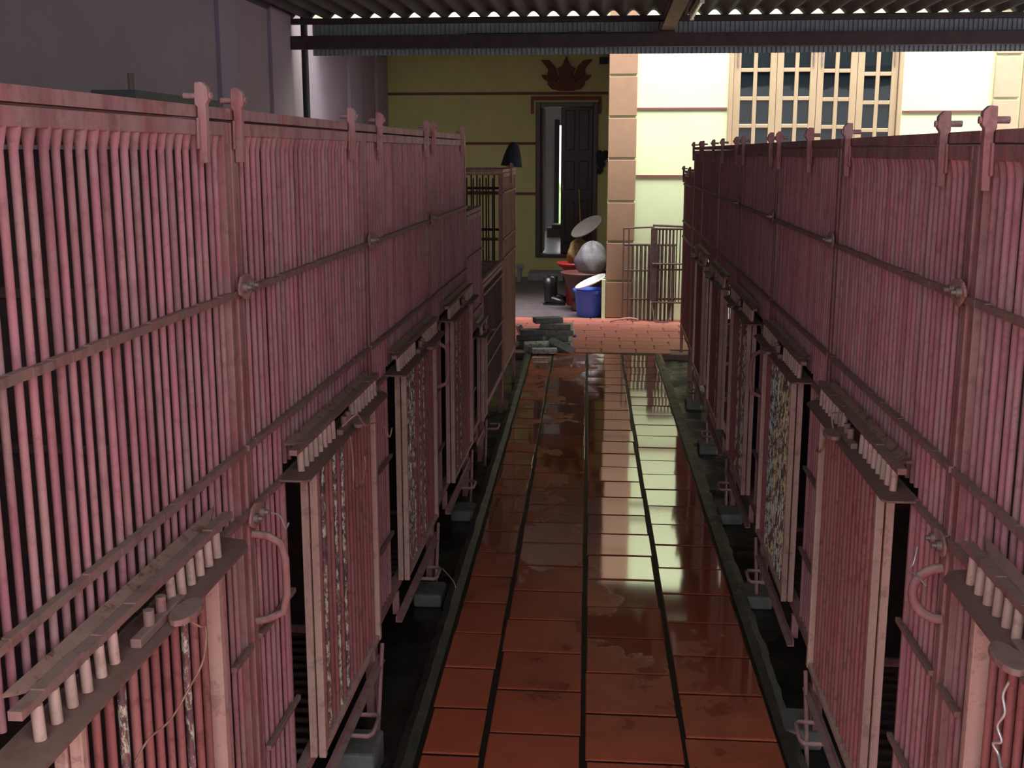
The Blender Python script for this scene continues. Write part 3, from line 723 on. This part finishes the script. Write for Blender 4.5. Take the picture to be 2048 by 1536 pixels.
# brown basin behind
b = MB(); b.lathe([(.001, .0), (.15, 0), (.16, .01), (.25, .26), (.275, .27), (.275, .285), (.24, .285), (.15, .02), (.001, .02)], (0, 0, 0), 32)
o = b.build('basin', M_terra); o.location = (-.27, 12.98, .15); tag(o, 'wide brown basin behind the blue bucket', 'basin')
b = MB(); b.lathe([(.001, 0), (.14, 0), (.15, .01), (.13, .15), (.001, .15)], (0, 0, 0), 20); o = b.build('upturned_pot', M_terra); o.location = (-.27, 12.98, 0); tag(o, 'brown upturned pot carrying the wide basin', 'pot')
# sacks: lumpy closed bodies
def lump(name, c, sx, sy, sz, mat, label, cat, seed, rz=0, neck=None, amp=.16):
    b = MB(); rr = random.Random(seed); n, mm = 26, 16; ph = [rr.uniform(0, 6.28) for _ in range(9)]; vs = []
    for i in range(mm + 1):
        t = PI * i / mm
        for j in range(n):
            a = 2 * PI * j / n
            k = 1 + amp * (.5 * math.sin(3 * a + ph[0] + 2 * t) + .4 * math.sin(5 * a + ph[1] - 3 * t) + .3 * math.sin(9 * a + ph[2]) * math.sin(4 * t + ph[3]) + .25 * math.sin(7 * t + ph[4]))
            z = math.cos(t); zf = z if z > -.55 else -.55 + (z + .55) * .15
            vs.append((sx * k * math.sin(t) * math.cos(a), sy * k * math.sin(t) * math.sin(a), sz * (zf + .6175) / 1.6175 * (1 + .05 * math.sin(4 * a + ph[5]))))
    b.add(vs, [(i * n + j, i * n + (j + 1) % n, (i + 1) * n + (j + 1) % n, (i + 1) * n + j) for i in range(mm) for j in range(n)], 0, True)
    o = b.build(name, mat); o.location = c; o.rotation_euler = (0, 0, rz); return tag(o, label, cat)
lump('plastic_sack', (-.19, 12.98, .42), .175, .17, .35, M_bag, 'greyish translucent plastic sack filling the brown basin', 'sack', 3)
lump('crumpled_bag', (-.355, 13.44, .478), .12, .11, .29, M_ybag, 'ochre crumpled bag between the grey sack and woven tray', 'bag', 7, .4, None, .34)
# woven flat tray on top
b = MB(); Mx = Matrix.Rotation(-.55, 4, 'Y') @ Matrix.Rotation(.36, 4, 'X'); b.lathe([(.001, 0), (.165, 0), (.19, .018), (.197, .020), (.197, .030), (.185, .030), (.162, .010), (.001, .008)], (0, 0, 0), 32, 0, Mx)
o = b.build('winnowing_tray', M_woven); o.location = (-.255, 13.28, .905); tag(o, 'flat round woven tray propped on top of the sacks', 'tray')
# red basin and stand
b = MB(); b.lathe([(.001, 0), (.10, 0), (.11, .01), (.13, .40), (.21, .47), (.225, .475), (.225, .50), (.2, .495), (.10, .40), (.09, .03), (.001, .03)], (0, 0, 0), 28)
o = b.build('tub', M_redp); o.location = (-.385, 13.46, 0); tag(o, 'tall red plastic tub with flared rim behind the sacks', 'tub')
br = empty('broom', (-.38, 16.1, 0)); tag(br, 'yellow pole broom leaning at the dark door', 'broom')
b = MB(); b.cyl((0, 0, .25), (-.06, .33, 1.25), .009, 8); b.build('broom_handle', M_bamb, br); b = MB(); b.prism([(-.06, .0), (.06, .0), (.02, .27), (-.02, .27)], -.025, .025, lambda a, c, h: (a, h, c)); b.build('broom_head', M_bamb, br)

# grey stone slabs stacked and fallen at the end of the path
rs = random.Random(12)
slabs = [  # x, y, z, rz, tilt, len, mat, label
 (-.70, 10.45, .03, .15, 0, .26, M_stone, 'grey slab at the very bottom left of the heap'),
 (-.48, 10.52, .03, -.1, 0, .28, M_stone, 'grey slab on the ground at the back right of the heap'),
 (-.44, 10.40, .031, -.25, 0, .27, M_stone, 'grey slab on the ground lying to the right of the heap'),
 (-.68, 10.44, .082, -.1, 0, .26, M_stone, 'dark slab second from the ground on the left stack'),
 (-.46, 10.50, .082, .05, 0, .27, M_stoneL, 'light grey slab second from the ground at the right'),
 (-.66, 10.45, .134, .2, 0, .25, M_stone, 'dark slab in the middle of the left stack'),
 (-.45, 10.48, .134, -.12, 0, .27, M_stoneL, 'light grey slab in the middle of the right stack'),
 (-.50, 10.50, .186, .08, 0, .29, M_stoneL, 'long pale slab near the top at the right'),
 (-.56, 10.53, .238, .22, 0, .26, M_stone, 'grey slab topmost on the heap'),
]
for (x, y, z, rz, tl, ln, mt, lab) in slabs:
    rz += rs.uniform(-.28, .28); x += rs.uniform(-.03, .03)
    b = MB(); hx, hy, hz = ln / 2, .06, .0255
    b.box((-hx, -hy, -hz), (hx, hy, hz)); vs = []
    b.v = [(p[0] + rs.uniform(-.006, .006), p[1] + rs.uniform(-.005, .005), p[2]) for p in b.v]
    o = b.build('stone_slab', mt, None, .005); o.location = (x, y, z + .001); o.rotation_euler = (tl, 0, rz); tag(o, lab, 'slab', 'stone slabs heaped at the path end')
for (x, y, z, rx, ry, rz, ln, mt, lab) in [(-.42, 10.20, .045, .35, .28, -.6, .27, M_stone, 'grey slab slid down against the right front of the heap'),
    (-.64, 10.17, .052, -.9, 0, .22, .22, M_marble, 'speckled white slab leaning at the front of the heap'),
    (-.56, 10.07, .028, 0, 0, .12, .22, M_marble, 'speckled white slab lying flat foremost on the path'),
    (-.80, 10.62, .09, 0, 1.15, .4, .19, M_marble, 'white slab standing on edge at the left of the heap'),
    (-.84, 10.42, .028, 0, 0, .05, .20, M_stoneL, 'pale slab lying flat far left beside the cage')]:
    b = MB(); b.box((-ln / 2, -.045, -.022), (ln / 2, .045, .022)); o = b.build('stone_slab', mt, None, .004); o.location = (x, y, z); o.rotation_euler = (rx, ry, rz); tag(o, lab, 'slab', 'stone slabs heaped at the path end')

# dismantled cage panels against the house front
rk = empty('cage_panel', (.15, 12.2, 0)); tag(rk, 'tall brown barred panel leaning behind, left of the two', 'panel')
b = MB(); r_ = .009
for x in (0, .055): b.cyl((x, 0, .0), (x, .08, .97), r_, 8)
b.cyl((0, .08, .97), (.32, .10, .985), r_, 8); b.cyl((0, .045, .53), (.30, .045, .53), r_, 8); b.cyl((0, .07, .80), (.55, .07, .80), r_ * 1.4, 8); b.cyl((0, .02, .23), (.55, .02, .23), r_, 8)
b.build('panel_frame', M_rackm, rk)
b = MB(); x = .10
while x < .56: b.cyl((x, .01, .0), (x, .07, .80), .012 if int(x * 100) % 3 else .016, 8); x += .043
b.build('panel_bars', M_rackm, rk)
rk = empty('cage_panel', (.45, 12.15, 0)); tag(rk, 'wide barred panel on thin legs in front of the cream wall', 'panel')
b = MB()
b.box((-.02, 0, .22), (.05, .02, .985)); b.cyl((0, .01, .975), (.62, .01, .975), .012, 8); b.cyl((0, .03, .24), (.62, .03, .24), .011, 8); b.cyl((0, -.01, .205), (.62, -.01, .205), .009, 8); b.cyl((0, 0, .61), (.62, 0, .61), .009, 8); b.cyl((0, .01, .55), (.62, .01, .55), .009, 8)
b.cyl((0, .03, 1.01), (.62, .05, .985), .012, 8)
b.build('panel_frame', M_rackm, rk)
b = MB(); x = .07; i = 0
while x < .62: b.cyl((x, .015, .21), (x, .015, .975), .0075 if x > .22 else .012, 6); x += .036
b.build('panel_bars', M_rackm, rk)
for x in (.03, .21):
    b = MB(); b.cyl((x, .015, .22), (x + (.02 if x < .1 else -.03), -.01, .004), .012, 8); b.build('leg', M_rackm, rk)
b = MB(); b.tube([(.00, -.02, .2), (.03, -.06, .03), (.05, -.12, .012), (.17, -.12, .012), (.20, -.06, .06), (.21, -.0, .2)], .006, 8); b.build('foot_loop', M_rackm, rk)
b = MB(); pts = [(.02 + .3 * t, 12.15 - .03 * math.sin(6 * t) - .1 * (1 - t), .012 + .025 * math.sin(3 * t)) for t in [i / 12 for i in range(13)]]; b.tube(pts, .010, 8); tag(b.build('hose', M_hose), 'short pinkish hose on the tiles before the tan pier', 'hose')
b = MB(); b.cyl((-1.24, 15.8, .0), (-1.22, 15.8, .22), .035, 10); b.lathe([(.06, .2), (.05, .24), (.001, .25)], (-1.22, 15.8, 0), 12); tag(b.build('post_stub', M_stepc), 'short grey post beside the porch step', 'post')
b = MB(); b.lathe([(.001, 0), (.016, 0), (.02, .02), (.001, .03)], (-.32, 11.03, .001), 10); tag(b.build('bottle_cap', plain('violet_plastic', (.12, .08, .45), .4)), 'tiny violet cap lying on the yard tiles', 'cap')

b = MB(); b.box((-.06, .0, .0), (.06, .66, .076)); b.build('board', M_pipe, bd)
b = MB(); b.cyl((0, .12, .076), (0, .12, .125), .009, 8); b.build('rod', M_rackm, bd)
